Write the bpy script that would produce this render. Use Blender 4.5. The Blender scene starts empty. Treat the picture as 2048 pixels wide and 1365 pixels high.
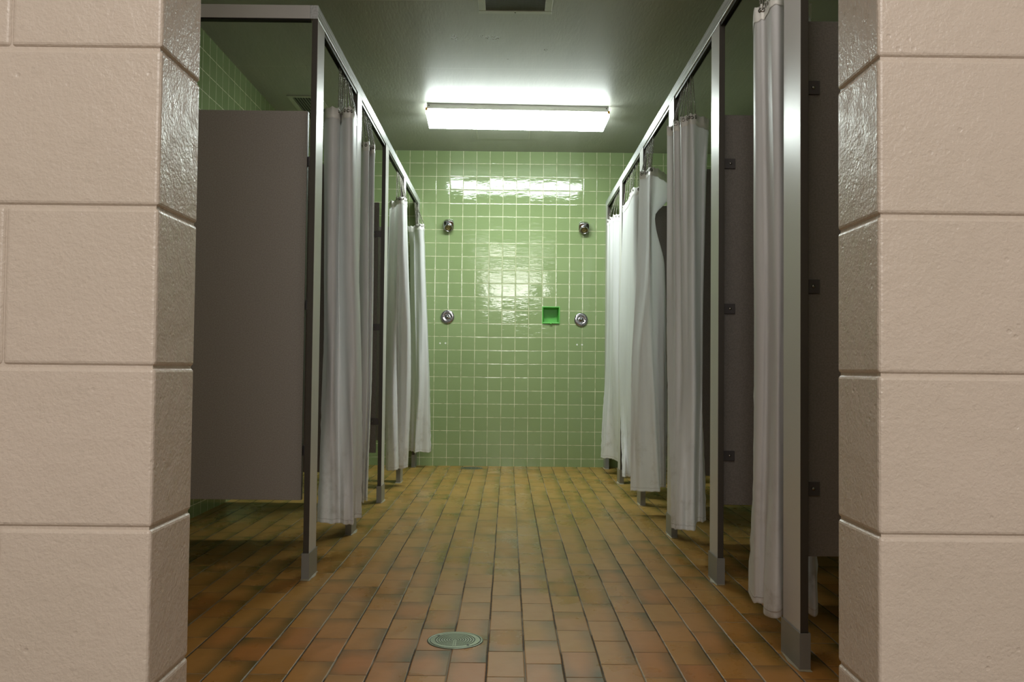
import bpy, bmesh, math, random
from mathutils import Vector, Matrix, noise
random.seed(7)
C = bpy.context.scene.collection
PI = math.pi

# ------------------------------------------------------------------ dimensions (metres; X right, Y depth, Z up)
CAM_H = 0.7873
Y_FRONT0, Y_FRONT1 = 1.1258, 1.2686      # thickness of the block wall with the opening
X_JL, X_JR = -0.446, 0.470               # sides of the opening
Y_BACK = 7.163
X_WL, X_WR = -1.615, 1.68
Z_C = 2.543
X_PL, X_PR = -0.7264, 0.7775             # aisle faces of the pilasters
RAIL_Z0, RAIL_Z1 = 2.092, 2.143

# ------------------------------------------------------------------ mesh helpers
def obj(name, bm, m=None, parent=None, smooth=False, bevel=0.0, seg=2):
    me = bpy.data.meshes.new(name)
    bmesh.ops.recalc_face_normals(bm, faces=bm.faces)
    bm.to_mesh(me); bm.free()
    if m is not None:
        me.materials.append(m)
    o = bpy.data.objects.new(name, me)
    C.objects.link(o)
    if smooth:
        for p in me.polygons: p.use_smooth = True
    if bevel:
        b = o.modifiers.new('bevel', 'BEVEL'); b.width = bevel; b.segments = seg
        b.limit_method = 'ANGLE'; b.angle_limit = math.radians(40)
    if parent is not None:
        o.parent = parent
        o.location = -parent.location if parent.parent is None else (0, 0, 0)
    return o

def box(bm, x0, x1, y0, y1, z0, z1):
    vs = [bm.verts.new(p) for p in ((x0,y0,z0),(x1,y0,z0),(x1,y1,z0),(x0,y1,z0),(x0,y0,z1),(x1,y0,z1),(x1,y1,z1),(x0,y1,z1))]
    for f in ((3,2,1,0),(4,5,6,7),(0,1,5,4),(1,2,6,5),(2,3,7,6),(3,0,4,7)):
        bm.faces.new([vs[i] for i in f])
    return vs

def mbox(*a):
    bm = bmesh.new(); box(bm, *a); return bm

def lathe(bm, prof, mat, n=40, cap=True):
    """prof: (radius, height along local z); mat places it."""
    rings = []
    for r, z in prof:
        if r < 1e-6:
            rings.append([bm.verts.new(mat @ Vector((0, 0, z)))])
        else:
            rings.append([bm.verts.new(mat @ Vector((r*math.cos(2*PI*i/n), r*math.sin(2*PI*i/n), z))) for i in range(n)])
    for a, b in zip(rings, rings[1:]):
        for i in range(n):
            j = (i+1) % n
            if len(a) == 1 and len(b) == 1: continue
            if len(a) == 1: bm.faces.new((a[0], b[i], b[j]))
            elif len(b) == 1: bm.faces.new((a[i], a[j], b[0]))
            else: bm.faces.new((a[i], a[j], b[j], b[i]))
    return bm

def axis_mat(origin, direction):
    d = Vector(direction).normalized()
    return Matrix.Translation(Vector(origin)) @ d.to_track_quat('Z', 'Y').to_matrix().to_4x4()

def tag(o, label, cat, group=None, kind=None):
    if label: o['label'] = label
    if cat: o['category'] = cat
    if group: o['group'] = group
    if kind: o['kind'] = kind
    return o

def thing(name, label, cat, loc=(0,0,0), group=None):
    o = bpy.data.objects.new(name, None); C.objects.link(o)
    o.location = loc; o.empty_display_size = 0.05
    return tag(o, label, cat, group)

def struct(name, bm, m, **k):
    o = obj(name, bm, m, **k); o['kind'] = 'structure'; return o

# ------------------------------------------------------------------ node helpers
class S:
    """socket with arithmetic, so shader maths reads like a formula"""
    def __init__(s, t, sock): s.t, s.s = t, sock
    def _m(s, op, *a):
        n = s.t.nodes.new('ShaderNodeMath'); n.operation = op
        for i, v in enumerate((s,)+a):
            if isinstance(v, S): s.t.links.new(v.s, n.inputs[i])
            else: n.inputs[i].default_value = v
        return S(s.t, n.outputs[0])
    def __add__(s, o): return s._m('ADD', o)
    def __sub__(s, o): return s._m('SUBTRACT', o)
    def __mul__(s, o): return s._m('MULTIPLY', o)
    def __truediv__(s, o): return s._m('DIVIDE', o)
    def floor(s): return s._m('FLOOR')
    def fract(s): return s._m('FRACT')
    def abs(s): return s._m('ABSOLUTE')
    def mod(s, o): return s._m('FLOORED_MODULO', o)
    def min(s, o): return s._m('MINIMUM', o)
    def max(s, o): return s._m('MAXIMUM', o)
    def gt(s, o): return s._m('GREATER_THAN', o)
    def lt(s, o): return s._m('LESS_THAN', o)
    def inv(s): return s._m('MULTIPLY_ADD', -1.0, 1.0)
    def step(s, a, b):      # smooth ramp 0..1 between a and b
        n = s.t.nodes.new('ShaderNodeMapRange'); n.interpolation_type = 'SMOOTHSTEP'
        s.t.links.new(s.s, n.inputs[0]); n.inputs[1].default_value = a; n.inputs[2].default_value = b
        return S(s.t, n.outputs[0])
    def lin(s, a, b, c, d):
        n = s.t.nodes.new('ShaderNodeMapRange')
        s.t.links.new(s.s, n.inputs[0])
        for i, v in enumerate((a, b, c, d)): n.inputs[i+1].default_value = v
        return S(s.t, n.outputs[0])

class Mat:
    def __init__(self, name):
        self.m = bpy.data.materials.new(name); self.m.use_nodes = True
        self.t = self.m.node_tree
        self.b = self.t.nodes['Principled BSDF']
    def new(self, kind): return self.t.nodes.new(kind)
    def pos(self):
        g = self.new('ShaderNodeNewGeometry'); x = self.new('ShaderNodeSeparateXYZ')
        self.t.links.new(g.outputs['Position'], x.inputs[0])
        return [S(self.t, x.outputs[i]) for i in range(3)]
    def uv(self):
        g = self.new('ShaderNodeUVMap'); x = self.new('ShaderNodeSeparateXYZ')
        self.t.links.new(g.outputs[0], x.inputs[0])
        return [S(self.t, x.outputs[i]) for i in range(2)]
    def vec(self, x, y=0.0, z=0.0):
        n = self.new('ShaderNodeCombineXYZ')
        for i, v in enumerate((x, y, z)):
            if isinstance(v, S): self.t.links.new(v.s, n.inputs[i])
            else: n.inputs[i].default_value = v
        return n.outputs[0]
    def noise(self, vec, scale, detail=2.0, rough=0.5, dist=0.0):
        n = self.new('ShaderNodeTexNoise')
        if vec is not None: self.t.links.new(vec, n.inputs['Vector'])
        n.inputs['Scale'].default_value = scale; n.inputs['Detail'].default_value = detail
        n.inputs['Roughness'].default_value = rough; n.inputs['Distortion'].default_value = dist
        return S(self.t, n.outputs[0])
    def white(self, vec):
        n = self.new('ShaderNodeTexWhiteNoise'); n.noise_dimensions = '3D'
        self.t.links.new(vec, n.inputs['Vector'])
        x = self.new('ShaderNodeSeparateColor'); self.t.links.new(n.outputs['Color'], x.inputs[0])
        return [S(self.t, x.outputs[i]) for i in range(3)]
    def mix(self, fac, a, b):
        n = self.new('ShaderNodeMix'); n.data_type = 'RGBA'
        if isinstance(fac, S): self.t.links.new(fac.s, n.inputs[0])
        else: n.inputs[0].default_value = fac
        for i, v in ((6, a), (7, b)):
            if isinstance(v, tuple): n.inputs[i].default_value = (*v[:3], 1)
            else: self.t.links.new(v, n.inputs[i])
        return n.outputs[2]
    def set(self, name, v):
        i = self.b.inputs[name]
        if isinstance(v, S): self.t.links.new(v.s, i)
        elif hasattr(v, 'links') or hasattr(v, 'is_output'): self.t.links.new(v, i)
        elif isinstance(v, tuple): i.default_value = (*v, 1) if len(v) == 3 else v
        else: i.default_value = v
        return self
    def bump(self, h, dist=1.0, strength=1.0):
        n = self.new('ShaderNodeBump'); n.inputs['Distance'].default_value = dist
        n.inputs['Strength'].default_value = strength
        self.t.links.new(h.s, n.inputs['Height'])
        self.t.links.new(n.outputs[0], self.b.inputs['Normal']); return self

def rgb(r, g, b):       # sRGB 0..255 -> linear
    f = lambda c: (c/255/12.92) if c/255 <= .04045 else ((c/255+.055)/1.055)**2.4
    return (f(r), f(g), f(b))

def plain(name, col, rough=.5, metal=0.0, spec=None, bump=None):
    m = Mat(name); m.set('Base Color', col).set('Roughness', rough).set('Metallic', metal)
    if spec is not None: m.set('Specular IOR Level', spec)
    x, y, z = m.pos()
    n = m.noise(m.vec(x, y, z), 9, 4, .6)
    m.set('Base Color', m.mix(n.lin(.3, .7, 0, 1), tuple(c*.93 for c in col), tuple(min(1, c*1.07) for c in col)))
    if bump: m.bump(m.noise(m.vec(x, y, z), bump[0], 3), bump[1])
    return m.m

# ------------------------------------------------------------------ materials
def tile_wall(name, axis):
    """glazed 108 mm wall tile, straight grid, cream grout"""
    m = Mat(name); x, y, z = m.pos()
    u = (x if axis == 'x' else y); p = 0.108
    wob = m.noise(m.vec(x, y, z), 11, 2)
    wob = (wob - .5) * .0016
    U = (u + (0.054 if axis == 'x' else 0.02) + wob) / p
    V = (z - 0.0655 + wob) / p
    fu, fv = U.fract(), V.fract()
    du = (fu - .5).abs(); dv = (fv - .5).abs()
    edge = du.max(dv)                                    # .5 at the joint
    grout = edge.step(.477, .485)
    r = m.white(m.vec(U.floor(), V.floor(), 3.0))
    nz = m.noise(m.vec(x, y, z), 2.2, 3)
    c1 = m.mix(r[0], TILE_A, TILE_B)
    c2 = m.mix(nz.lin(.35, .7, 0, .35), c1, TILE_C)
    gcol = m.mix(m.noise(m.vec(x, y, z), 26, 3).lin(.42, .66, 0, 1), rgb(216, 213, 180), rgb(170, 172, 134))
    # grime low on the wall
    m.set('Base Color', m.mix(grout, c2, gcol))
    m.set('Roughness', grout.lin(0, 1, .055, .5))
    m.set('Specular IOR Level', .5)
    # glaze: each tile tilts a little and ripples
    tilt = (fu - .5) * (r[1] - .5) * .0018 + (fv - .5) * (r[2] - .5) * .0026
    rip = (m.noise(m.vec(x*.55 + r[0]*3.0, y*.55, z*2.0), 24, 2.5) - .5) * .00062
    pillow = edge.step(.44, .5) * -.0003
    m.bump(tilt + rip + pillow, 1.0)
    return m.m

TILE_A, TILE_B, TILE_C = rgb(138, 156, 109), rgb(144, 162, 115), rgb(131, 148, 100)
M = {}
M['tile_x'] = tile_wall('green_glazed_tile', 'x')
M['tile_y'] = tile_wall('green_glazed_tile_side', 'y')

def floor_mat():
    m = Mat('quarry_tile_floor'); x, y, z = m.pos()
    w, l = .1010, .2032
    U = (x - .053 + (m.noise(m.vec(x, y), 5, 1) - .5)*.003) / w
    col = U.floor()
    V = (y - 2.5007) / l + (col + 1.0).mod(2.0) * .5 + (m.white(m.vec(col, 1.0, 2.0))[0] - .5) * .03
    row = V.floor(); fu, fv = U.fract(), V.fract()
    mu = fu.min(fu.inv()) * w; mv = fv.min(fv.inv()) * l
    ragged = (m.noise(m.vec(x, y), 60, 3) - .5) * .0022
    d = (mu + ragged).min(mv * 1.1 + ragged)
    grout = d.step(.0012, .0030).inv()
    r = m.white(m.vec(col, row, 5.0))
    n1 = m.noise(m.vec(x, y), 5, 2, .5)
    n2 = m.noise(m.vec(x + 7.0, y), 26, 3, .5)
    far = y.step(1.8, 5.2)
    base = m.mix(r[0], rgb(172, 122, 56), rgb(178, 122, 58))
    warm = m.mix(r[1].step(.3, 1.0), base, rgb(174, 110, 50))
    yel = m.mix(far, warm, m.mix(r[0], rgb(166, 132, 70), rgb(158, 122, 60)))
    # flashed dark edges, most on the right-hand edge and the corners
    nj = (n1 - .5) * .5
    fe = (fu + nj).step(.45, 1.05) * r[2].step(.0, .7)
    fl = (fu.inv() + nj).step(.62, 1.1) * r[1].step(.5, 1.0)
    fc = (fv + nj).step(.55, 1.1) * r[0].step(.3, .9) + (fv.inv() + nj).step(.62, 1.1) * r[1].step(.4, 1.0) * .7
    dark = (fe * .75 + fl * .5 + fc * .6 + (n2 - .5).max(0.0) * .3).min(1.0)
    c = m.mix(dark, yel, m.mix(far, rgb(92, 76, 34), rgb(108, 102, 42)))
    # wet stains
    st = m.noise(m.vec(x * 1.3 + r[0]*.35, y * .8 + r[1]*.35), 4.5, 1, .5)
    stain = st.step(.64, .70) * n2.lin(.3, .7, .3, .7)
    c = m.mix(stain * .4, c, rgb(128, 88, 34))
    gr = m.mix(m.noise(m.vec(x * 3.0, y), 3.4, 3).step(.47, .60), rgb(70, 58, 44), rgb(140, 128, 108))
    gr = m.mix((mu.lt(mv * 1.5)) * 1.0, m.mix(.35, gr, yel), gr)
    c = m.mix(grout, c, gr)
    # soap residue specks on the aisle
    spk = None
    for sx, sy, rr in ((.05, 3.98, .03), (.135, 4.02, .016), (.02, 4.12, .05)):
        q = ((x - sx) * (x - sx) + (y - sy) * (y - sy) * .12 + (n2 - .5) * .0011)
        s = q.step(rr*rr*.5, rr*rr).inv() * m.noise(m.vec(x, y), 90, 3).step(.5, .62)
        spk = s if spk is None else spk.max(s)
    c = m.mix(spk * .5, c, rgb(190, 185, 165))
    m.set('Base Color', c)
    wet = m.noise(m.vec(x, y * .6), 3.0, 3, .6).step(.42, .62)
    m.set('Roughness', (wet.inv() * .16 + .20 + n2 * .10 - stain * .12 + grout * .3))
    m.set('Specular IOR Level', .22)
    m.bump((d.min(.004)) * .35 + (n2 - .5) * .0004 + (r[1] - .5) * (fu - .5) * .0010 + (r[2] - .5) * (fv - .5) * .0010, 1.0)
    return m.m
M['floor'] = floor_mat()

def ceiling_mat():
    m = Mat('painted_ceiling'); x, y, z = m.pos()
    n = m.noise(m.vec(x * 3.5, y * .6, z), 3, 4)
    c = m.mix(n.lin(.3, .7, 0, 1), rgb(160, 160, 151), rgb(167, 167, 158))
    chips = None
    for cx, cy, rx, ry in ((-.305, 4.69, .022, .05), (-.10, 4.68, .045, .03), (-.155, 4.66, .012, .02), (.19, 4.85, .012, .02), (-.02, 5.0, .006, .012)):
        dx = (x - cx) / rx; dy = (y - cy) / ry
        q = dx * dx + dy * dy
        s = q.step(.5, 1.1).inv() * m.noise(m.vec(x, y * .5), 130, 3).step(.50, .56)
        chips = s if chips is None else chips.max(s)
    c = m.mix(chips * .95, c, rgb(84, 74, 46))
    seam = ((y - 5.17).abs()).step(.0, .006).inv() * .12
    c = m.mix(seam, c, rgb(235, 240, 230))
    m.set('Base Color', c).set('Roughness', .44).set('Specular IOR Level', .38)
    m.bump(m.noise(m.vec(x * 6.0, y * 1.2, z), 14, 3) * .0012 + m.noise(m.vec(x, y, z), 160, 2) * .00012 + chips * -.0005, 1.0)
    return m.m
M['ceiling'] = ceiling_mat()

def block_mat():
    m = Mat('painted_concrete_block'); x, y, z = m.pos(); p = m.vec(x, y, z)
    n = m.noise(p, 3.5, 4)
    c = m.mix(n.lin(.3, .7, 0, 1), rgb(197, 186, 173), rgb(202, 190, 178))
    m.set('Base Color', c).set('Roughness', m.noise(p, 40, 3).lin(.3, .7, .24, .42)).set('Specular IOR Level', .5)
    v = m.new('ShaderNodeTexVoronoi'); m.t.links.new(p, v.inputs['Vector']); v.inputs['Scale'].default_value = 75
    pit = S(m.t, v.outputs['Distance'])
    pits = pit.step(.10, .30).inv() * m.noise(p, 22, 2).step(.58, .70)
    h = m.noise(p, 200, 3, .6) * .0011 + m.noise(p, 48, 3) * .0013 + m.noise(p, 9, 2) * .003 - pits * .0007
    m.bump(h, 1.0)
    return m.m
M['block'] = block_mat()

def vinyl_mat():
    m = Mat('white_vinyl_curtain'); u, v = m.uv(); x, y, z = m.pos()
    n = m.noise(m.vec(x, y, z * .5), 6, 4)
    c = m.mix(n.lin(.35, .7, 0, 1), rgb(242, 242, 244), rgb(233, 232, 234))
    # v = height above the hem (m), UV.y ; u = width along cloth, stitched seams
    wave = (m.noise(m.vec(u, v), 18, 2) - .5) * .004
    s1 = ((v + wave - .018).abs()).step(.0008, .0022).inv()
    st = ((u * 330.0).fract()).gt(.35)
    c = m.mix(s1 * .35, c, rgb(120, 100, 75))
    low = v.step(.0, .55).inv() * m.noise(m.vec(x, y, z), 14, 5, .65).step(.5, .72)
    c = m.mix(low * .45, c, rgb(150, 135, 115))
    edge = v.step(.0, .006).inv()
    c = m.mix(edge * .5, c, rgb(158, 136, 96))
    m.set('Base Color', c).set('Roughness', .42).set('Specular IOR Level', .45)
    m.set('Subsurface Weight', 0.0)
    m.bump(m.noise(m.vec(x * 1.0, y, z * .35), 16, 2) * .0012 + m.noise(m.vec(x, y, z), 420, 1) * .00006 - s1 * .0008, 1.0)
    # light passes through thin vinyl
    tr = m.new('ShaderNodeBsdfTranslucent'); tr.inputs[0].default_value = (*rgb(225, 225, 222), 1)
    mx = m.new('ShaderNodeMixShader'); mx.inputs[0].default_value = .28
    out = m.t.nodes['Material Output']
    m.t.links.new(m.b.outputs[0], mx.inputs[1]); m.t.links.new(tr.outputs[0], mx.inputs[2]); m.t.links.new(mx.outputs[0], out.inputs[0])
    return m.m
M['vinyl'] = vinyl_mat()
M['hem'] = plain('vinyl_top_hem', rgb(238, 236, 230), .4)

def steel(name, col, rough, aniso=None):
    m = Mat(name); x, y, z = m.pos()
    n = m.noise(m.vec(x*60.0, y*.6, z*60.0) if aniso == 'h' else m.vec(x, y, z*.5), 2, 3)
    m.set('Base Color', m.mix(n.lin(.3, .7, 0, 1), tuple(c*.92 for c in col), tuple(min(1, c*1.06) for c in col)))
    m.set('Metallic', .05).set('Roughness', n.lin(.3, .7, rough-.03, rough+.04))
    m.bump(m.noise(m.vec(x, y, z), 500, 1) * .00003, 1.0)
    return m.m
M['post'] = steel('satin_grey_enamel', rgb(208, 205, 203), .34)
M['rail'] = steel('brushed_aluminium', rgb(200, 202, 204), .27, 'h')
M['post_edge'] = plain('dark_post_edge', rgb(70, 65, 58), .4)
M['shoe'] = steel('stainless_shoe', rgb(138, 138, 134), .34)
M['track'] = plain('dark_track', rgb(52, 50, 48), .35, .6)
def panel_mat(k=0):
    m = Mat('grey_speckled_partition'); x, y, z = m.pos()
    n = m.noise(m.vec(x, y, z), 210, 2)
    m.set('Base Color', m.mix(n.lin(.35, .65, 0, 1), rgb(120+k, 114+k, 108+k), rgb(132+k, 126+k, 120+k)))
    m.set('Roughness', .38).bump(m.noise(m.vec(x, y, z), 260, 2) * .0003, 1.0)
    return m.m
M['panel'] = panel_mat()
M['panel_lit'] = panel_mat(30)  # same partition grey made lighter: doorway light put into the colour
M['bracket'] = plain('bracket_metal', rgb(96, 92, 92), .35, .5)
M['screw'] = plain('screw_metal', rgb(150, 146, 140), .25, .9)
M['chrome'] = plain('chrome', rgb(178, 178, 182), .12, 1.0)
M['brass'] = plain('aged_brass', rgb(150, 140, 92), .3, .8)
M['rubber'] = plain('dark_rubber', rgb(40, 38, 32), .6)
M['chain'] = plain('bead_chain', rgb(150, 146, 138), .25, .9)
M['caulk'] = plain('old_caulk', rgb(150, 140, 116), .6, bump=(60, .002))
M['soap'] = plain('bright_green_ceramic', rgb(96, 176, 80), .42)
M['vent'] = plain('vent_enamel', rgb(176, 176, 164), .35)
M['duct'] = plain('duct_dark', rgb(20, 20, 19), .7)  # near-black that stands for the shade inside the vents
M['grille'] = plain('vent_grille_grey', rgb(112, 112, 106), .45)
M['drain'] = plain('drain_metal', rgb(118, 124, 104), .32, .6, bump=(80, .0006))
M['drain_hole'] = plain('drain_dark', rgb(16, 16, 14), .5)
M['housing'] = plain('white_enamel', rgb(214, 214, 206), .35)
M['amber'] = plain('aged_amber_plastic', rgb(206, 150, 40), .35)
M['plug'] = plain('white_plug', rgb(225, 225, 215), .4)
M['beige_floor'] = plain('outer_floor', rgb(120, 104, 88), .5)
def lens_mat():
    m = Mat('lit_diffuser'); m.set('Base Color', (.9, .9, .9)).set('Roughness', .4)
    m.set('Emission Color', (.90, 1.0, .955)).set('Emission Strength', LENS)
    return m.m
LENS = 31.0
M['lens'] = lens_mat()
M['lens_end'] = M['lens'].copy(); M['lens_end'].node_tree.nodes['Principled BSDF'].inputs['Emission Strength'].default_value = 2.0
M['lens_dim'] = M['lens'].copy(); M['lens_dim'].node_tree.nodes['Principled BSDF'].inputs['Emission Strength'].default_value = 5.5
M['lens_dim'].node_tree.nodes['Principled BSDF'].inputs['Emission Color'].default_value = (1.0, .95, .90, 1)

# ------------------------------------------------------------------ the shell
T = .12
# floor and ceiling of the shower room
struct('floor', mbox(X_WL, X_WR, Y_FRONT1, Y_BACK, -.1, 0), M['floor'])
struct('ceiling', mbox(X_WL, X_WR, Y_FRONT1, Y_BACK, Z_C, Z_C+.1), M['ceiling'])
struct('wall_left', mbox(X_WL-T, X_WL, Y_FRONT1, Y_BACK+T, -.1, Z_C+.1), M['tile_y'])
struct('wall_right', mbox(X_WR, X_WR+T, Y_FRONT1, Y_BACK+T, -.1, Z_C+.1), M['tile_y'])
# back wall with the pocket for the soap dish
SX0, SX1, SZ0, SZ1 = .270, .4135, 1.146, 1.288
bm = bmesh.new()
xs = [X_WL, SX0+.006, SX1-.006, X_WR]; zs = [-.1, SZ0+.006, SZ1-.006, Z_C+.1]
g = [[bm.verts.new((x, Y_BACK, z)) for x in xs] for z in zs]
gb = [[bm.verts.new((x, Y_BACK+T, z)) for x in xs] for z in zs]
for i in range(3):
    for j in range(3):
        if i == 1 and j == 1: continue
        bm.faces.new((g[i][j], g[i][j+1], g[i+1][j+1], g[i+1][j]))
        bm.faces.new((gb[i][j], gb[i+1][j], gb[i+1][j+1], gb[i][j+1]))
for a, b in (((1,1),(1,2)), ((1,2),(2,2)), ((2,2),(2,1)), ((2,1),(1,1))):
    bm.faces.new((g[a[0]][a[1]], g[b[0]][b[1]], gb[b[0]][b[1]], gb[a[0]][a[1]]))
for k in range(3):
    bm.faces.new((g[0][k], g[0][k+1], gb[0][k+1], gb[0][k])); bm.faces.new((g[3][k], g[3][k+1], gb[3][k+1], gb[3][k]))
    bm.faces.new((g[k][0], g[k+1][0], gb[k+1][0], gb[k][0])); bm.faces.new((g[k][3], g[k+1][3], gb[k+1][3], gb[k][3]))
struct('wall_back', bm, M['tile_x'])

# front wall: painted concrete blocks round the opening
DOOR_H = 2.41
bm = bmesh.new()
def block(x0, x1, z0, z1):
    b = bmesh.new(); box(b, x0, x1, Y_FRONT0, Y_FRONT1, z0, z1)
    bmesh.ops.bevel(b, geom=b.edges[:], offset=.0052, segments=3, profile=.5, affect='EDGES')
    me = bpy.data.meshes.new('tmp'); b.to_mesh(me); b.free(); bm.from_mesh(me); bpy.data.meshes.remove(me)
BX0, BX1 = -1.75, 1.80
joints = [.784 + .2032*k for k in range(-4, 10)]
joints = [0.0] + [z for z in joints if z > .01] + [2.66]
for k, (z0, z1) in enumerate(zip(joints, joints[1:])):
    if z1 - z0 < .02: continue
    a, b = z0+.0014, z1-.0014
    half = (k % 2 == 0)          # courses that end in a half block at the opening
    if z0 < DOOR_H - .02:
        x = X_JL; w = .1925 if half else .3957
        while x > BX0:
            x2 = max(BX0, x - w); block(x2+.0004, x-.0004 if x != X_JL else x, a, b); x = x2; w = .4064
        x = X_JR; w = .1925 if half else .3957
        if half: w = .203
        while x < BX1:
            x2 = min(BX1, x + w); block(x+.0004 if x != X_JR else x, x2-.0004, a, b); x = x2; w = .4064
    else:
        x = BX0 + (.2 if half else 0)
        if half: block(BX0, x-.0004, a, b)
        while x < BX1 - .01:
            x2 = min(BX1, x + .4064); block(x+.0004, x2-.0004, a, b); x = x2
# mortar, set back behind the block faces
top_open = min(z for z in joints if z >= DOOR_H - .02)
r = .0035
box(bm, BX0, X_JL-r, Y_FRONT0+r, Y_FRONT1-r, 0, 2.66)
box(bm, X_JR+r, BX1, Y_FRONT0+r, Y_FRONT1-r, 0, 2.66)
box(bm, X_JL-r, X_JR+r, Y_FRONT0+r, Y_FRONT1-r, top_open+r, 2.66)
fw = struct('wall_front', bm, M['block'])

# the room the camera stands in
OY = -2.3
struct('floor', mbox(BX0, BX1, OY, Y_FRONT1-.0005, -.1, -.001), M['beige_floor'])
struct('ceiling', mbox(BX0, BX1, OY, Y_FRONT0, 2.60, 2.66), M['housing'])
struct('wall_outer_left', mbox(BX0-.1, BX0, OY, Y_FRONT0, -.1, 2.66), M['block'])
struct('wall_outer_right', mbox(BX1, BX1+.1, OY, Y_FRONT0, -.1, 2.66), M['block'])
struct('wall_outer_rear', mbox(BX0-.1, BX1+.1, OY-.1, OY, -.1, 2.66), M['block'])

# ------------------------------------------------------------------ pilasters
ordn = ['nearest the doorway', 'second from the doorway', 'third from the doorway', 'fourth from the doorway', 'fifth from the doorway']
R_Y = [2.3655, 3.2915, 4.2035, 5.1745, 6.1345]
L_Y = [3.3055, 4.191, 5.1745, 6.0765]
def pilaster(side, y0, w, label, z1=RAIL_Z0):
    s = 1 if side == 'r' else -1
    xf = X_PR if side == 'r' else X_PL
    x0, x1 = (xf, xf+.022) if s > 0 else (xf-.022, xf)
    t = thing('pilaster', label, 'pilaster', ((x0+x1)/2, y0+w/2, 0), 'pilasters of the %s row of stalls' % ('right' if s > 0 else 'left'))
    po = obj('post', mbox(x0, x1, y0, y0+w, .012, z1), M['post'], t, bevel=.0012)
    po.data.materials.append(M['post_edge'])
    for p in po.data.polygons:
        if abs(p.normal.y) > .9: p.material_index = 1
    bm = bmesh.new()          # folded sheet-metal shoe, open at the top
    e = .0034; zt = .098
    X0, X1, Y0, Y1 = x0-e, x1+e, y0-.0072, y0+w+.0072
    for z0, z1_, ins in ((0, zt, 0),):
        o = [(X0,Y0),(X1,Y0),(X1,Y1),(X0,Y1)]; k = .0016
        i = [(X0+k,Y0+k),(X1-k,Y0+k),(X1-k,Y1-k),(X0+k,Y1-k)]
        vo0 = [bm.verts.new((*p, 0.001)) for p in o]; vo1 = [bm.verts.new((*p, zt)) for p in o]
        vi1 = [bm.verts.new((*p, zt)) for p in i]; vi0 = [bm.verts.new((*p, zt-.03)) for p in i]
        for a in range(4):
            b = (a+1) % 4
            bm.faces.new((vo0[a], vo0[b], vo1[b], vo1[a])); bm.faces.new((vo1[a], vo1[b], vi1[b], vi1[a])); bm.faces.new((vi1[a], vi1[b], vi0[b], vi0[a]))
        bm.faces.new(vi0); bm.faces.new(vo0[::-1])
    sh = obj('shoe', bm, M['shoe'], t); sh['label'] = 'stainless sheet-metal floor shoe'
    bm = bmesh.new()          # smeared sealant round the shoe
    n = 48; ri = []
    per = [(X0,Y0),(X1,Y0),(X1,Y1),(X0,Y1)]
    P = []
    for a in range(4):
        A, B = per[a], per[(a+1) % 4]
        for q in range(n//4): P.append((A[0]+(B[0]-A[0])*q/(n//4), A[1]+(B[1]-A[1])*q/(n//4)))
    cx, cy = (X0+X1)/2, (Y0+Y1)/2
    inn, out = [], []
    for (px, py) in P:
        d = Vector((px-cx, (py-cy)*.5, 0)).normalized()
        amt = .007 + .010*noise.noise(Vector((px*30, py*22, y0)))
        inn.append(bm.verts.new((px, py, .004))); out.append(bm.verts.new((px+d.x*abs(amt), py+d.y*abs(amt)*1.3, .0006)))
    for a in range(len(P)):
        b = (a+1) % len(P); bm.faces.new((inn[a], inn[b], out[b], out[a]))
    obj('sealant', bm, M['caulk'], t)
    return t
for k, y in enumerate(R_Y): pilaster('r', y, .146 if k == 0 else .128, 'grey pilaster with steel shoe in the right row, %s' % ordn[k])
for k, y in enumerate(L_Y): pilaster('l', y, .122, 'grey pilaster with steel shoe in the left row, %s%s' % (ordn[k], ', at the frame corner' if k == 0 else ''))
pilaster('r', Y_BACK-.0075-.122, .122, 'grey metal pilaster of the right row standing against the green tiled back wall')
pilaster('l', Y_BACK-.0075-.122, .122, 'grey metal pilaster of the left row standing against the green tiled back wall')

# ------------------------------------------------------------------ head rails
def headrail(x0, x1, y0, y1, label, xt):
    t = thing('headrail', label, 'rail', ((x0+x1)/2, y0, RAIL_Z0))
    obj('rail', mbox(x0, x1, y0, y1, RAIL_Z0, RAIL_Z1), M['rail'], t, bevel=.0012)
    bm = bmesh.new()
    for a, b in ((xt-.010, xt-.007), (xt+.007, xt+.010)): box(bm, a, b, y0+.13, y1-.13, RAIL_Z0-.014, RAIL_Z0)
    box(bm, xt-.010, xt+.010, y0+.13, y1-.13, RAIL_Z0-.0015, RAIL_Z0)
    obj('curtain_track', bm, M['track'], t)['label'] = 'dark slotted curtain track under the rail'
headrail(X_PR, X_PR+.030, 1.30, Y_BACK, 'long brushed metal head rail above the right row of stalls', X_PR+.015)
headrail(X_PL-.030, X_PL, 3.3055, Y_BACK, 'long brushed metal head rail above the left row of stalls', X_PL-.015)
t = thing('headrail', 'short grey cross rail running from the left tiled wall to the near corner pilaster', 'rail', (-1.18, 3.32, RAIL_Z0))
obj('rail', mbox(X_WL+.002, X_PL-.0305, 3.3055, 3.3355, RAIL_Z0, RAIL_Z1), M['post'], t, bevel=.0012)
obj('lower_lip', mbox(X_WL+.002, X_PL-.0305, 3.3065, 3.3335, RAIL_Z0-.006, RAIL_Z0), M['track'], t)

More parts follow.
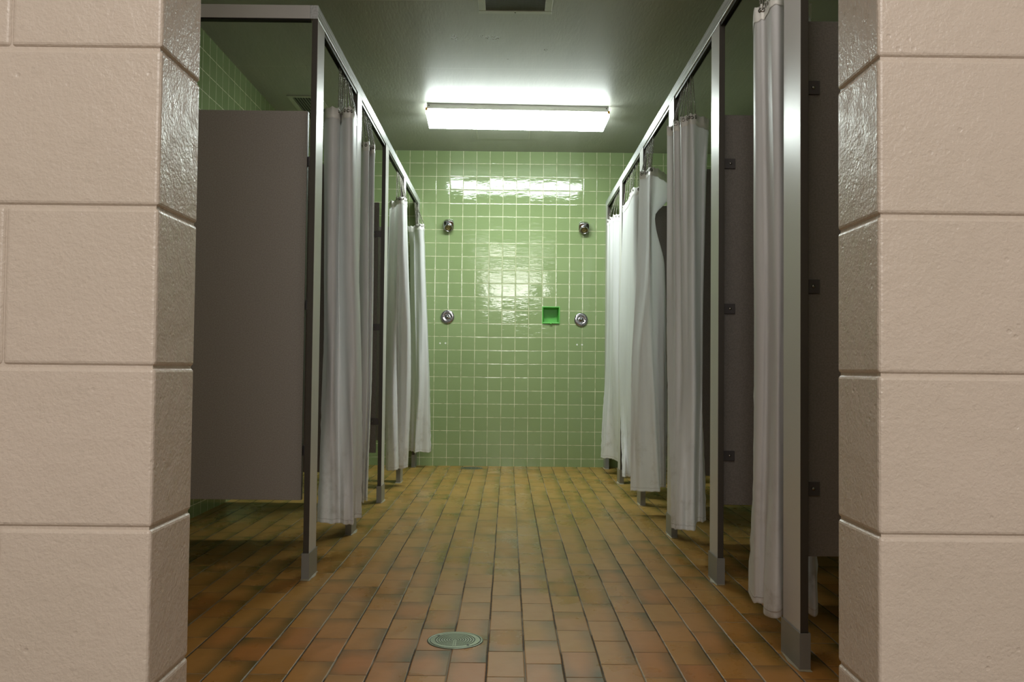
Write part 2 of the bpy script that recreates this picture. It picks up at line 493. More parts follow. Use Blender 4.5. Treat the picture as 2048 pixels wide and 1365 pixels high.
# ------------------------------------------------------------------ partition panels with brackets
PZ0, PZ1 = .284, 1.757
def panel(side, yc, label, face):
    if side == 'r': x0, x1 = X_PR+.022+.012, X_WR-.02
    else: x0, x1 = X_WL+.02, X_PL-.022-.022
    t = thing('partition_panel', label, 'partition', ((x0+x1)/2, yc, PZ0), 'partitions between the %s stalls' % ('right' if side == 'r' else 'left'))
    bo = obj('board', mbox(x0, x1, yc-.0125, yc+.0125, PZ0, PZ1), M['panel_lit' if face > 0 else 'panel'], t, bevel=.0015)
    bo.data.materials.append(M['post_edge'])
    for p in bo.data.polygons:
        if abs(p.normal.x) > .9: p.material_index = 1  # board edges coloured dark to keep a light reflection off them
    yf = yc-.0125 if face < 0 else yc+.0125
    for zb in (1.570, 1.020, .468):
        for end in (0, 1):
            if side == 'r': a, b = ((X_PR+.022, x0+.040), (x1-.040, X_WR))[end]
            else: a, b = ((x1-.040, X_PL-.022), (X_WL, x0+.040))[end]
            ya, yb = (yf-.006, yf) if face < 0 else (yf, yf+.006)
            br = obj('bracket', mbox(a, b, ya, yb, zb-.019, zb+.019), M['bracket'], t, bevel=.001)
            if end == 0:
                sxp = (x0+.022) if side == 'r' else (x1-.022)
                bm = bmesh.new(); lathe(bm, [(0,.003),(.003,.0026),(.005,.001),(.0052,0)], axis_mat((sxp, ya if face < 0 else yb, zb), (0, -1 if face < 0 else 1, 0)), 14)
                sc = obj('screw', bm, M['screw'], None, smooth=True)
                sc.parent = br; sc.matrix_parent_inverse = Matrix(); sc.location = (0,0,0)
for k, y in enumerate(R_Y):
    w = .146 if k == 0 else .128
    panel('r', y + w*.52 + (.004 if k == 0 else 0), 'grey partition panel behind the right-row pilaster %s' % ordn[k], -1)
for k, y in enumerate(L_Y):
    lab = 'large grey partition panel closing the end of the left row, facing the doorway' if k == 0 else 'grey partition panel behind the left-row pilaster %s' % ordn[k]
    panel('l', y + .064, lab, 1 if k == 0 else -1)

# ------------------------------------------------------------------ curtains
CURTAINS = {
 'R1': [
  (1.9, [(0.77,2.8),(0.746,2.7),(0.755,2.668),(0.765,2.655),(0.761,2.6),(0.758,2.565),(0.776,2.55),(0.805,2.58),(0.851,2.64),(0.878,2.62),(0.906,2.66)]),
  (0.95, [(0.774,2.8),(0.749,2.7),(0.764,2.665),(0.776,2.655),(0.776,2.605),(0.774,2.57),(0.791,2.56),(0.814,2.585),(0.861,2.66),(0.882,2.62),(0.906,2.66)]),
  (0.45, [(0.772,2.8),(0.747,2.7),(0.757,2.67),(0.774,2.665),(0.766,2.6),(0.766,2.55),(0.786,2.55),(0.81,2.58),(0.859,2.66),(0.876,2.58),(0.905,2.62)]),
  (0.095, [(0.76,2.8),(0.745,2.7),(0.758,2.67),(0.771,2.66),(0.74,2.56),(0.75,2.51),(0.776,2.52),(0.811,2.6),(0.859,2.66),(0.874,2.54),(0.908,2.6)]),
 ],
 'R2': [
  (1.9, [(0.713,4.02),(0.736,4),(0.73,3.94),(0.754,3.93),(0.745,3.86),(0.77,3.85),(0.777,3.82),(0.794,3.82),(0.826,3.85),(0.859,3.88),(0.881,3.92),(0.897,4)]),
  (1.7, [(0.714,4.02),(0.737,4),(0.731,3.94),(0.753,3.92),(0.75,3.87),(0.772,3.86),(0.78,3.82),(0.799,3.82),(0.833,3.92),(0.86,3.96),(0.876,3.96),(0.898,4.04)]),
  (0.8, [(0.715,4),(0.734,3.96),(0.736,3.92),(0.758,3.9),(0.763,3.87),(0.777,3.84),(0.788,3.81),(0.809,3.83),(0.841,3.94),(0.863,4),(0.879,4.02),(0.892,4.1)]),
  (0.12, [(0.7,3.79),(0.705,3.77),(0.709,3.76),(0.71,3.73),(0.726,3.72),(0.749,3.73),(0.77,3.72),(0.791,3.74),(0.816,3.85),(0.848,3.95),(0.864,3.93),(0.888,3.97)]),
 ],
 'R3': [
  (1.9, [(0.725,4.95),(0.747,4.93),(0.764,4.9),(0.764,4.86),(0.771,4.84),(0.787,4.85),(0.817,4.88),(0.863,4.97),(0.907,5.06),(0.921,5.12)]),
  (1.78, [(0.724,4.96),(0.748,4.935),(0.763,4.905),(0.762,4.865),(0.767,4.84),(0.782,4.85),(0.808,4.89),(0.859,4.98),(0.909,5.05),(0.921,5.12)]),
  (1.665, [(0.723,4.97),(0.75,4.94),(0.765,4.91),(0.764,4.87),(0.765,4.84),(0.774,4.85),(0.789,4.89),(0.811,4.97),(0.826,5.03),(0.832,5.1)]),
  (1.4, [(0.718,4.98),(0.744,4.95),(0.759,4.92),(0.764,4.88),(0.772,4.86),(0.789,4.9),(0.808,4.98),(0.841,5.04),(0.881,5.06),(0.897,5.12)]),
  (0.8, [(0.694,5),(0.709,4.97),(0.723,4.93),(0.746,4.92),(0.775,4.91),(0.804,4.92),(0.822,5.03),(0.856,5.08),(0.881,5.04),(0.911,5.1)]),
  (0.12, [(0.682,4.9),(0.703,4.9),(0.729,4.89),(0.769,4.9),(0.808,4.9),(0.841,4.9),(0.856,5.02),(0.875,5.07),(0.887,5.04),(0.908,5.08)]),
 ],
 'R4': [
  (1.9, [(0.77,6.02),(0.775,5.9),(0.771,5.72),(0.761,5.6),(0.755,5.47),(0.755,5.4),(0.787,5.37),(0.806,5.4)]),
  (0.9, [(0.745,5.98),(0.755,5.9),(0.762,5.8),(0.768,5.7),(0.773,5.6),(0.775,5.5),(0.786,5.43),(0.814,5.45)]),
  (0.5, [(0.748,5.9),(0.754,5.82),(0.763,5.74),(0.765,5.66),(0.776,5.6),(0.786,5.56),(0.793,5.46),(0.813,5.45)]),
  (0.12, [(0.72,5.56),(0.73,5.54),(0.749,5.57),(0.76,5.56),(0.771,5.55),(0.797,5.6),(0.804,5.52),(0.817,5.48)]),
 ],
 'R5': [
  (1.9, [(0.725,6.56),(0.738,6.54),(0.732,6.46),(0.752,6.44),(0.747,6.37),(0.766,6.35),(0.789,6.33),(0.813,6.35)]),
  (0.9, [(0.748,6.8),(0.758,6.72),(0.756,6.64),(0.764,6.58),(0.762,6.5),(0.77,6.44),(0.788,6.38),(0.812,6.4)]),
  (0.12, [(0.706,6.74),(0.72,6.7),(0.74,6.68),(0.772,6.66),(0.791,6.6),(0.797,6.5),(0.805,6.42),(0.823,6.5)]),
 ],
 'L1': [
  (1.9, [(-0.82,3.88),(-0.797,3.81),(-0.769,3.78),(-0.745,3.79),(-0.74,3.83),(-0.749,3.9),(-0.727,3.82),(-0.705,3.78),(-0.684,3.78),(-0.675,3.82),(-0.684,3.92)]),
  (1.2, [(-0.82,3.94),(-0.791,3.85),(-0.769,3.83),(-0.752,3.84),(-0.751,3.88),(-0.756,3.94),(-0.737,3.9),(-0.705,3.84),(-0.679,3.84),(-0.668,3.88),(-0.672,3.97)]),
  (0.75, [(-0.821,3.96),(-0.789,3.88),(-0.762,3.85),(-0.75,3.88),(-0.757,3.96),(-0.741,3.96),(-0.708,3.9),(-0.679,3.86),(-0.659,3.88),(-0.654,3.94),(-0.658,4.02)]),
  (0.12, [(-0.813,3.84),(-0.788,3.8),(-0.758,3.8),(-0.729,3.79),(-0.711,3.81),(-0.686,3.79),(-0.667,3.8),(-0.648,3.8),(-0.663,3.9),(-0.653,3.93),(-0.64,3.96)]),
 ],
 'L2': [
  (1.9, [(-0.744,4.42),(-0.726,4.37),(-0.699,4.36),(-0.704,4.42),(-0.705,4.46),(-0.691,4.42),(-0.679,4.42),(-0.696,4.55)]),
  (0.8, [(-0.757,4.5),(-0.732,4.44),(-0.702,4.42),(-0.697,4.45),(-0.696,4.48),(-0.686,4.46),(-0.687,4.5),(-0.702,4.6)]),
  (0.12, [(-0.757,4.5),(-0.73,4.43),(-0.71,4.4),(-0.704,4.42),(-0.705,4.46),(-0.693,4.43),(-0.696,4.48),(-0.715,4.6)]),
 ],
 'L3': [
  (1.9, [(-0.81,5.97),(-0.789,5.91),(-0.761,5.9),(-0.738,5.8),(-0.715,5.77),(-0.694,5.78),(-0.688,5.82),(-0.682,5.85),(-0.692,5.97)]),
  (0.8, [(-0.832,6),(-0.802,5.93),(-0.762,5.88),(-0.738,5.9),(-0.738,5.98),(-0.709,5.93),(-0.673,5.91),(-0.653,5.94),(-0.655,6.02)]),
  (0.12, [(-0.788,5.83),(-0.765,5.78),(-0.735,5.77),(-0.71,5.78),(-0.712,5.87),(-0.698,5.89),(-0.677,5.88),(-0.661,5.89),(-0.66,5.97)]),
 ],
 'L4': [
  (1.9, [(-0.8,6.99),(-0.774,6.97),(-0.747,6.97),(-0.731,6.93),(-0.718,6.88),(-0.693,6.86),(-0.666,6.87),(-0.665,6.94)]),
  (1.75, [(-0.785,7.02),(-0.765,6.98),(-0.744,6.93),(-0.739,6.95),(-0.72,6.92),(-0.691,6.87),(-0.661,6.88),(-0.66,6.95)]),
  (0.8, [(-0.772,7.02),(-0.745,6.99),(-0.721,6.95),(-0.703,6.92),(-0.68,6.89),(-0.65,6.9),(-0.621,6.92),(-0.62,6.99)]),
  (0.125, [(-0.781,7.04),(-0.755,7.02),(-0.735,7.02),(-0.719,6.94),(-0.692,6.94),(-0.672,6.98),(-0.622,6.98),(-0.598,7.02)]),
 ],
}

GR = {'R1': (.2, .62), 'R2': (.08, .66), 'R3': (.06, .48), 'R4': (.04, .96), 'R5': (.04, .96), 'L1': (.34, .95), 'L2': (.1, .9), 'L3': (.3, .95), 'L4': (.4, .95)}
def cr(p, t):
    """Catmull-Rom through p (list of tuples), t in 0..len-1"""
    n = len(p)-1; i = min(int(t), n-1); f = t - i
    g = lambda k: p[max(0, min(n, k))]
    a, b, c, d = g(i-1), g(i), g(i+1), g(i+2)
    return tuple(.5*((2*b[q]) + (c[q]-a[q])*f + (2*a[q]-5*b[q]+4*c[q]-d[q])*f*f + (3*b[q]-a[q]-3*c[q]+d[q])*f**3) for q in range(len(b)))
def curtain(key, label):
    L = CURTAINS[key]; levels = list(reversed(L))            # bottom first
    zs = [z for z, _ in levels]; ncp = len(levels[0][1]); s = 1 if key[0] == 'R' else -1
    xt = X_PR+.015 if s > 0 else X_PL-.015
    seed = sum(map(ord, key))
    NU, NV = (ncp-1)*9, 56
    ngr = ncp-1 if ncp < 10 else 9
    def pt(u, v):       # u 0..1 across, v 0..1 up
        z = zs[0] + (zs[-1]-zs[0])*v
        k = 0
        while k < len(zs)-2 and z > zs[k+1]: k += 1
        f = (z-zs[k])/(zs[k+1]-zs[k])
        rows = [cr(lv[1], u*(ncp-1)) for lv in levels]
        x, y = cr(rows, k+f)
        a = min(1, (1-v)*1.6)
        nx = noise.noise(Vector((u*9+seed, z*2.2, 1))); ny = noise.noise(Vector((u*9+seed, z*2.2, 7)))
        x += nx*.0045*a; y += ny*.009*a
        e = min(u, 1-u)
        if e < .06 and v < .6:        # ruffled side hems
            x += (1-e/.06)*.0022*math.sin(z*150+seed+2*math.sin(z*40))*(.6-v)/.6
        zz = z
        droop = .007*abs(math.sin(u*PI*ngr))
        zz -= droop*max(0, (v-.85)/.15)**2
        zz += (.010*noise.noise(Vector((u*4+seed, 3, 3))) + .004*noise.noise(Vector((u*14+seed, 3, 9))))*max(0, 1-v*12)
        return x, y, zz
    pm = pt(.5, 1)
    t = thing('shower_curtain', label, 'curtain', (pm[0], pm[1], 0), 'white vinyl curtains of the %s stalls' % ('right' if s > 0 else 'left'))
    bm = bmesh.new(); uvl = bm.loops.layers.uv.new('UVMap')
    V = [[bm.verts.new(pt(i/NU, j/NV)) for i in range(NU+1)] for j in range(NV+1)]
    H = zs[-1]-zs[0]
    for j in range(NV):
        for i in range(NU):
            f = bm.faces.new((V[j][i], V[j][i+1], V[j+1][i+1], V[j+1][i]))
            for lp, (a, b) in zip(f.loops, ((i,j),(i+1,j),(i+1,j+1),(i,j+1))): lp[uvl].uv = (a/NU, b/NV*H)
    fab = obj('fabric', bm, M['vinyl'], t, smooth=True)
    # doubled top hem: a band laid over the cloth on both sides, with a sewn lower edge
    bm = bmesh.new()
    for off in (-.0016, .0016):
        rows = []
        for v in (1.0, 1-.045/H):
            row = []
            for i in range(NU+1):
                u = i/NU; p = pt(u, v); q = pt(min(1, u+.002), v); q0 = pt(max(0, u-.002), v)
                d = Vector((q[0]-q0[0], q[1]-q0[1], 0))
                nrm = Vector((-d.y, d.x, 0)).normalized() if d.length > 0 else Vector((1,0,0))
                row.append(bm.verts.new((p[0]+nrm.x*off, p[1]+nrm.y*off, p[2]+(.0012 if v == 1.0 else 0))))
            rows.append(row)
        for i in range(NU): bm.faces.new((rows[0][i], rows[0][i+1], rows[1][i+1], rows[1][i]))
        if off < 0: first = rows[0]
        else:
            for i in range(NU): bm.faces.new((first[i], first[i+1], rows[0][i+1], rows[0][i]))
    hm = obj('top_hem', bm, M['hem'], t, smooth=True); hm['label'] = 'doubled top hem, slightly yellowed'
    # grommets and bead chains
    for k in range(ngr+1):
        ua, ub = GR[key]; u = ua + (ub-ua)*k/ngr
        p = Vector(pt(u, 1)); p2 = Vector(pt(min(1, u+.01), 1)); p1 = Vector(pt(max(0, u-.01), 1))
        d = (p2-p1); nrm = Vector((-d.y, d.x, 0)).normalized()
        c = p + Vector((0, 0, -.014))
        bm = bmesh.new(); lathe(bm, [(.0032,-.0026),(.0065,-.0032),(.0078,-.001),(.0078,.001),(.0065,.0032),(.0032,.0026),(.0032,-.0026)], axis_mat(c, nrm), 14)
        obj('grommet', bm, M['screw'], t, smooth=True)
        # hook + chain up to the track
        spread = .58 if key == 'R4' else (.12 if key == 'L4' else .25)
        uu = k/ngr if s < 0 else 1-k/ngr
        top = Vector((xt + .002*math.sin(k*3), min(q[1] for q in L[0][1]) + .03 + spread*uu + .008*math.sin(k*2.3), RAIL_Z0-.012))
        a = c + Vector((0, 0, .016)); Ln = (top-a).length; nb = int(Ln/.0062)
        bm = bmesh.new()
        for q in range(nb+1):
            P0 = a + (top-a)*(q/nb)
            P0.x += .0006*math.sin(q*2.1+k); 
            mt = Matrix.Translation(P0)
            bmesh.ops.create_icosphere(bm, subdivisions=1, radius=.0029, matrix=mt)
        # wire hook through the grommet
        hk = [c+nrm*.004, c+nrm*.006+Vector((0,0,.010)), a, c-nrm*.006+Vector((0,0,.010)), c-nrm*.004]
        for A, B in zip(hk, hk[1:]):
            dd = B-A
            lathe(bm, [(.0009, 0), (.0009, dd.length)], axis_mat(A, dd), 6)
        # thin core wire between the beads
        lathe(bm, [(.0007, 0), (.0007, Ln)], axis_mat(a, top-a), 6)
        obj('bead_chain', bm, M['chain'], t, smooth=True)
    return t
curtain('R1', 'white vinyl curtain gathered beside the nearest right-hand pilaster, by the doorway jamb')
curtain('R2', 'white vinyl curtain in front of the third right-hand pilaster, its side hem puckered low down')
curtain('R3', 'white vinyl curtain of the right row with its top corner flopped outward')
curtain('R4', 'white vinyl curtain in the right row partly hidden behind the one with the flopped corner')
curtain('R5', 'narrow bright white curtain of the right row, nearest the green back wall')
curtain('L1', 'broad white vinyl curtain hanging beside the corner post of the left row')
curtain('L2', 'narrow white vinyl curtain of the left row, just behind the broad nearest one')
curtain('L3', 'white vinyl curtain of the left row between the third and fourth pilasters')
curtain('L4', 'white vinyl curtain of the left row flaring toward the aisle, nearest the green back wall')

# ------------------------------------------------------------------ ceiling light
def ceiling_light(LCY, ang, label, lens, lens_end):
  LX0, LX1 = -.568, .656; LCX = .044; y_ = LCY - 6.02
  t = thing('ceiling_light', label, 'light', (LCX, LCY, Z_C), 'fluorescent ceiling lights')
  def lp(bm): bmesh.ops.rotate(bm, verts=bm.verts, cent=(LCX, LCY, 0), matrix=Matrix.Rotation(ang, 3, 'Z')); return bm
  obj('housing', lp(mbox(LX0+.006, LX1-.006, 5.878+y_, 6.162+y_, 2.507, Z_C)), M['housing'], t, bevel=.002)
  bm = bmesh.new()
  # diffuser: upright sides, ends slightly bevelled towards the bottom
  sec = [(5.882, 2.506), (5.882, 2.472), (5.892, 2.452), (6.148, 2.446), (6.158, 2.472), (6.158, 2.506)]
  sec = [(a + y_, c) for a, c in sec]
  va = [bm.verts.new((LX0 + (.0 if z > 2.46 else .008), y, z)) for y, z in sec]
  vb = [bm.verts.new((LX1 - (.0 if z > 2.46 else .008), y, z)) for y, z in sec]
  for i in range(6):
    j = (i+1) % 6; bm.faces.new((va[i], va[j], vb[j], vb[i]))
  bm.faces.new(va[::-1]); bm.faces.new(vb)
  bm.faces.ensure_lookup_table(); bm.faces[6].material_index = 1; bm.faces[7].material_index = 1
  df = obj('diffuser', lp(bm), lens, t); df.data.materials.append(lens_end); df['label'] = 'glowing white plastic diffuser'
  for x0, x1 in ((LX0-.0015, LX0+.012), (LX1-.012, LX1+.0015)):
    obj('end_clip', lp(mbox(x0, x1, 5.8755+y_, 5.886+y_, 2.494, 2.5115)), M['amber'], t)['label'] = 'small amber plastic end clip'
  for x0 in (LX0+.02, LX1-.02):
    bm = bmesh.new(); lathe(bm, [(0,.002),(.004,.0015),(.0045,0)], axis_mat((x0, 5.878+y_, 2.528), (0,-1,0)), 12)
    obj('screw', lp(bm), M['track'], t)
ceiling_light(6.02, math.radians(1.6), 'long white fluorescent ceiling light, switched on, above the aisle', M['lens'], M['lens_end'])
ceiling_light(1.95, 0.0, 'second fluorescent ceiling light, above the view just inside the doorway', M['lens_dim'], M['lens_end'])

# ------------------------------------------------------------------ ceiling vents and hatch
VX0, VX1, VY1 = -.162, .196, 4.335; VY0 = VY1-.358
t = thing('ceiling_vent', 'square egg-crate ceiling vent with pale frame at the top of the view', 'vent', ((VX0+VX1)/2, (VY0+VY1)/2, Z_C))
bm = bmesh.new(); f = .036; zb = Z_C-.010
for a in ((VX0, VX1, VY0, VY0+f), (VX0, VX1, VY1-f, VY1), (VX0, VX0+f, VY0+f, VY1-f), (VX1-f, VX1, VY0+f, VY1-f)): box(bm, *a, zb, Z_C)
obj('frame', bm, M['vent'], t, bevel=.003)
bm = bmesh.new(); n = 24; w = (VX1-VX0-2*f)
for i in range(1, n*2):
    x = VX0+f+w*i/(n*2); box(bm, x-.0006, x+.0006, VY0+f, VY1-f, zb+.002, Z_C)
for i in range(1, n):
    y = VY0+f+w*i/n; box(bm, VX0+f, VX1-f, y-.0012, y+.0012, zb+.002, Z_C)
obj('grille', bm, M['grille'], t)
obj('duct_shade', mbox(VX0+f, VX1-f, VY0+f, VY1-f, Z_C-.0015, Z_C-.0002), M['duct'], t)  # flat dark sheet in place of the shaded hollow above the grille
bm = bmesh.new(); lathe(bm, [(0,.002),(.003,.0015),(.004,0)], axis_mat(((VX0+VX1)/2, VY1-.016, zb), (0,0,-1)), 12); obj('screw', bm, M['track'], t)

t = thing('ceiling_vent', 'dark slatted ceiling vent above the left stalls, beyond the grey end panel', 'vent', (-1.35, 6.1, Z_C))
x0, x1, y0, y1 = -1.455, -1.235, 5.725, 6.525; f = .03
bm = bmesh.new()
for a in ((x0, x1, y0, y0+f), (x0, x1, y1-f, y1), (x0, x0+f, y0+f, y1-f), (x1-f, x1, y0+f, y1-f)): box(bm, *a, Z_C-.008, Z_C)
obj('frame', bm, M['vent'], t, bevel=.002)
bm = bmesh.new()
for i in range(9):
    x = x0+f+(x1-x0-2*f)*(i+.5)/9; box(bm, x-.004, x+.004, y0+f, y1-f, Z_C-.007, Z_C-.001)
obj('slats', bm, M['grille'], t)
obj('duct_shade', mbox(x0+f, x1-f, y0+f, y1-f, Z_C-.0012, Z_C-.0002), M['duct'], t)  # flat dark sheet painted as the shade behind the slats

t = thing('access_hatch', 'square painted access hatch in the ceiling just behind the fluorescent light', 'hatch', (-.055, 6.57, Z_C))
obj('cover', mbox(-.245, .138, 6.385, 6.765, Z_C-.004, Z_C), M['ceiling'], t, bevel=.0015)
bm = bmesh.new(); a0, a1, b0, b1, f = -.253, .146, 6.377, 6.773, .008
for a in ((a0, a1, b0, b0+f), (a0, a1, b1-f, b1), (a0, a0+f, b0+f, b1-f), (a1-f, a1, b0+f, b1-f)): box(bm, *a, Z_C-.0025, Z_C)
obj('frame', bm, M['vent'], t)

# ------------------------------------------------------------------ shower fittings on the back wall
def shower_head(x, z, label):
    t = thing('shower_sprayer', label, 'shower head', (x, Y_BACK, z), 'wall-mounted shower heads')
    Y = Y_BACK
    bm = bmesh.new()     # cast body leaning down out of the wall
    secs = [(0.0, .040, .043, .010), (.012, .041, .043, .008), (.035, .042, .040, -.001), (.052, .041, .037, -.010)]
    rings = []
    for d, hw, hh, dz in secs:
        ring = []
        for i in range(28):
            a = 2*PI*i/28; ca, sa = math.cos(a), math.sin(a); e = .55
            px = hw*abs(ca)**e*(1 if ca >= 0 else -1); pz = hh*abs(sa)**e*(1 if sa >= 0 else -1)
            ring.append(bm.verts.new((x+px, Y-d-(.018*(pz/hh) if d > .03 else 0), z+dz+pz)))
        rings.append(ring)
    for A, B in zip(rings, rings[1:]):
        for i in range(28): j = (i+1) % 28; bm.faces.new((A[i], A[j], B[j], B[i]))
    bm.faces.new(rings[0]); bm.faces.new(rings[-1])
    obj('body', bm, M['chrome'], t, smooth=True, bevel=.003)
    d = Vector((0, -.80, -.60)).normalized(); c = Vector((x, Y-.040, z-.016))
    bm = bmesh.new(); lathe(bm, [(.0, .012), (.026, .012), (.0265, .026), (.030, .028), (.034, .026), (.0355, .018), (.0355, -.006)], axis_mat(c, d), 36)
    obj('face_ring', bm, M['chrome'], t, smooth=True)
    bm = bmesh.new(); lathe(bm, [(0, .020), (.004, .022), (.007, .0165), (.013, .0165), (.0145, .021), (.0175, .021), (.019, .0165), (.0262, .0165)], axis_mat(c, d), 36)
    fc = obj('spray_face', bm, M['brass'], t, smooth=True); fc['label'] = 'brassy spray face'
shower_head(-.489, 1.935, 'chrome shower head high on the green tiled wall at the left')
shower_head(.599, 1.928, 'chrome shower head high on the green tiled wall at the right')

def valve(x, z, label):
    t = thing('shower_valve', label, 'valve', (x, Y_BACK, z), 'shower control valves')
    mt = axis_mat((x, Y_BACK, z), (0, -1, 0))
    bm = bmesh.new(); lathe(bm, [(.055, 0), (.0555, .004), (.053, .010), (.048, .013), (.030, .0095), (.016, .008), (.014, .009), (.0, .009)], mt, 48)
    obj('escutcheon', bm, M['chrome'], t, smooth=True)
    bm = bmesh.new(); lathe(bm, [(.013, .006), (.0125, .022), (.0085, .027), (.0085, .040), (.007, .043), (0, .044)], mt, 28)
    obj('handle', bm, M['chrome'], t, smooth=True)
    bm = bmesh.new(); lathe(bm, [(.004, 0), (.004, .026), (.0028, .028), (0, .028)], axis_mat((x, Y_BACK-.032, z), (.85, 0, -.5)), 14)
    obj('lever', bm, M['chrome'], t, smooth=True)
    for sx in (-.034, .034):
        bm = bmesh.new(); lathe(bm, [(0, .0022), (.003, .002), (.0042, 0)], axis_mat((x+sx, Y_BACK-.0102, z), (0, -1, 0)), 12)
        obj('screw', bm, M['track'], t, smooth=True)
valve(-.491, 1.196, 'round chrome shower valve below the left shower head')
valve(.584, 1.184, 'round chrome shower valve between the soap dish and the right curtains')

# recessed soap dish
t = thing('soap_dish', 'bright green recessed ceramic soap dish in the back wall', 'soap dish', ((SX0+SX1)/2, Y_BACK, SZ0))
bm = bmesh.new()
O = [(SX0, SZ0), (SX1, SZ0), (SX1, SZ1), (SX0, SZ1)]; k = .008
I = [(SX0+k, SZ0+k), (SX1-k, SZ0+k), (SX1-k, SZ1-k), (SX0+k, SZ1-k)]
k2 = .018; J = [(SX0+k2, SZ0+k2*.9), (SX1-k2, SZ0+k2*.9), (SX1-k2, SZ1-k2), (SX0+k2, SZ1-k2)]
ra = [bm.verts.new((a, Y_BACK, b)) for a, b in O]; rb = [bm.verts.new((a, Y_BACK-.004, b)) for a, b in O]
rc = [bm.verts.new((a, Y_BACK-.004, b)) for a, b in I]; rd = [bm.verts.new((a, Y_BACK+.075, b)) for a, b in J]
for A, B in ((ra, rb), (rb, rc), (rc, rd)):
    for i in range(4): j = (i+1) % 4; bm.faces.new((A[i], A[j], B[j], B[i]))
bm.faces.new(rd)
obj('basin', bm, M['soap'], t, bevel=.0015)
bm = mbox(SX0+k, SX1-k, Y_BACK-.012, Y_BACK+.004, SZ0+.003, SZ0+.015)
obj('front_lip', bm, M['soap'], t, bevel=.003)
bm = bmesh.new(); lathe(bm, [(0, .014), (.006, .012), (.009, .006), (.010, -.004), (0, -.006)], axis_mat(((SX0+SX1)/2, Y_BACK-.010, SZ0+.008), (0, -.5, -.8)), 18)
obj('drip_spout', bm, M['soap'], t, smooth=True)

for x, z, lab in ((-.549, .982, 'tiny white wall plug below the left valve, left one of the pair'), (-.505, .983, 'tiny white wall plug below the left valve, right one of the pair'),
                  (.554, .982, 'tiny white wall plug below the right valve, left one of the pair'), (.594, .982, 'tiny white wall plug below the right valve, right one of the pair')):
    bm = bmesh.new(); lathe(bm, [(0, .0005), (.003, .0005), (.004, .002), (.0068, .0022), (.0075, 0)], axis_mat((x, Y_BACK, z), (0, -1, 0)), 16)
    tag(obj('wall_plug', bm, M['plug'], smooth=True), lab, 'wall plug', 'empty wall plugs')

# ------------------------------------------------------------------ floor drains
def drain(cx, cy, R, label, rings=8):
    t = thing('floor_drain', label, 'drain', (cx, cy, 0), 'floor drains')
    mt = Matrix.Translation((cx, cy, 0))
    bm = bmesh.new(); lathe(bm, [(R*1.06, .0004), (R*1.04, .002), (R*.97, .0022), (R*.955, .0012), (R*.955, .0004)], mt, 64)
    obj('rim', bm, M['drain'], t, smooth=True)
    bm = bmesh.new(); lathe(bm, [(0, .0008), (R*.955, .0008)], mt, 48); obj('gap_shade', bm, M['drain_hole'], t)  # dark disc stands for the shade in the gap round the strainer
    bm = bmesh.new(); pr = [(R*.935, .0009), (R*.935, .0022)]
    pr += [(R*.80, .0024)]
    for i in range(rings):
        r0 = R*.76*(1-i/rings); w = R*.76/rings
        pr += [(r0, .0024), (r0-.001, .0010), (r0-w*.30, .0010), (r0-w*.30-.0005, .0024)]
    pr += [(0, .0024)]
    lathe(bm, pr, mt, 64)
    st = obj('strainer', bm, M['drain'], t); st.data.materials.append(M['drain_hole'])
    for p in st.data.polygons:
        if p.center.z < .0021: p.material_index = 1  # slot faces coloured near-black for the shade inside them
    bm = bmesh.new(); box(bm, cx-.0045, cx-.0015, cy-R*.8, cy, .0022, .0034); box(bm, cx+.0015, cx+.0045, cy-R*.8, cy, .0022, .0034)
    obj('rib', bm, M['drain'], t)
    for a in (2.5, -.9):
        bm = bmesh.new(); lathe(bm, [(0, .0031), (.0035, .003), (.0045, .0022)], Matrix.Translation((cx+R*.82*math.cos(a), cy+R*.82*math.sin(a), 0)), 14)
        obj('screw', bm, M['drain_hole'], t)
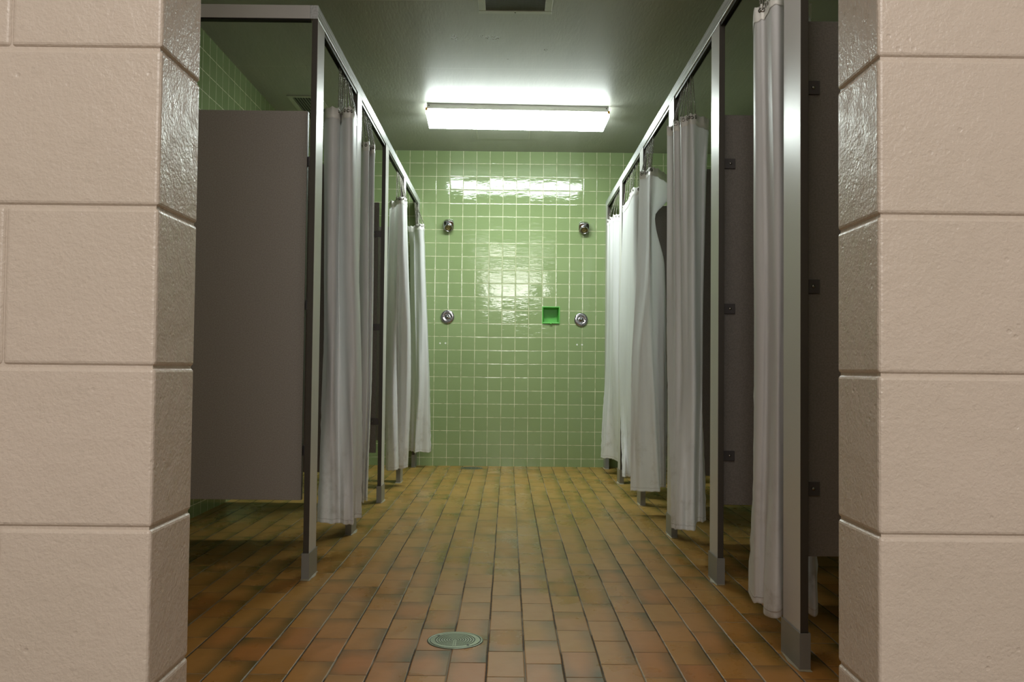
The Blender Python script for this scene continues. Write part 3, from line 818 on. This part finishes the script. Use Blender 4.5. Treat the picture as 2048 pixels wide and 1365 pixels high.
drain(-.144, 2.594, .0765, 'round metal floor drain with concentric slots in the foreground of the aisle')
drain(-.277, 7.01, .085, 'round metal floor drain at the foot of the green back wall', 5)

# ------------------------------------------------------------------ lights
def area(name, loc, rot, sx, sy, power, col):
    l = bpy.data.lights.new(name, 'AREA'); l.shape = 'RECTANGLE'; l.size = sx; l.size_y = sy; l.energy = power; l.color = col
    o = bpy.data.objects.new(name, l); C.objects.link(o); o.location = loc; o.rotation_euler = rot; return o
area('room_fill_light', (.05, -1.9, 2.22), (math.radians(90-8), 0, 0), 1.0, .5, 26, (1.0, .97, .93))  # added fill panel behind the camera, no real window; lights blocks and tiles
area('room_ceiling_light', (.0, -.9, 2.55), (math.radians(12), 0, 0), 1.2, .5, 24, (1.0, .93, .86))
wd = bpy.data.worlds.new('dim'); bpy.context.scene.world = wd; wd.use_nodes = True
wd.node_tree.nodes['Background'].inputs[0].default_value = (.5, .5, .5, 1); wd.node_tree.nodes['Background'].inputs[1].default_value = .002

# ------------------------------------------------------------------ camera
cam = bpy.data.cameras.new('camera'); co = bpy.data.objects.new('camera', cam); C.objects.link(co)
cam.sensor_width = 36; cam.lens = 36*1780.47/2048; cam.clip_start = .05
yaw, pitch, roll = .0042, .0306, .0105
fwd = Vector((math.sin(yaw)*math.cos(pitch), math.cos(yaw)*math.cos(pitch), math.sin(pitch)))
right = Vector((math.cos(yaw), -math.sin(yaw), 0)); up = right.cross(fwd)
r2 = right*math.cos(roll) + up*math.sin(roll); u2 = -right*math.sin(roll) + up*math.cos(roll)
mw = Matrix((r2, u2, -fwd)).transposed().to_4x4(); mw.translation = (0, 0, CAM_H)
co.matrix_world = mw
bpy.context.scene.camera = co
sc = bpy.context.scene
sc.view_settings.view_transform = 'Standard'; sc.view_settings.look = 'None'; sc.view_settings.exposure = 0.25
sc.cycles.max_bounces = 8; sc.cycles.diffuse_bounces = 5; sc.cycles.glossy_bounces = 4
sc.cycles.use_denoising = True
sc.cycles.sample_clamp_indirect = 6
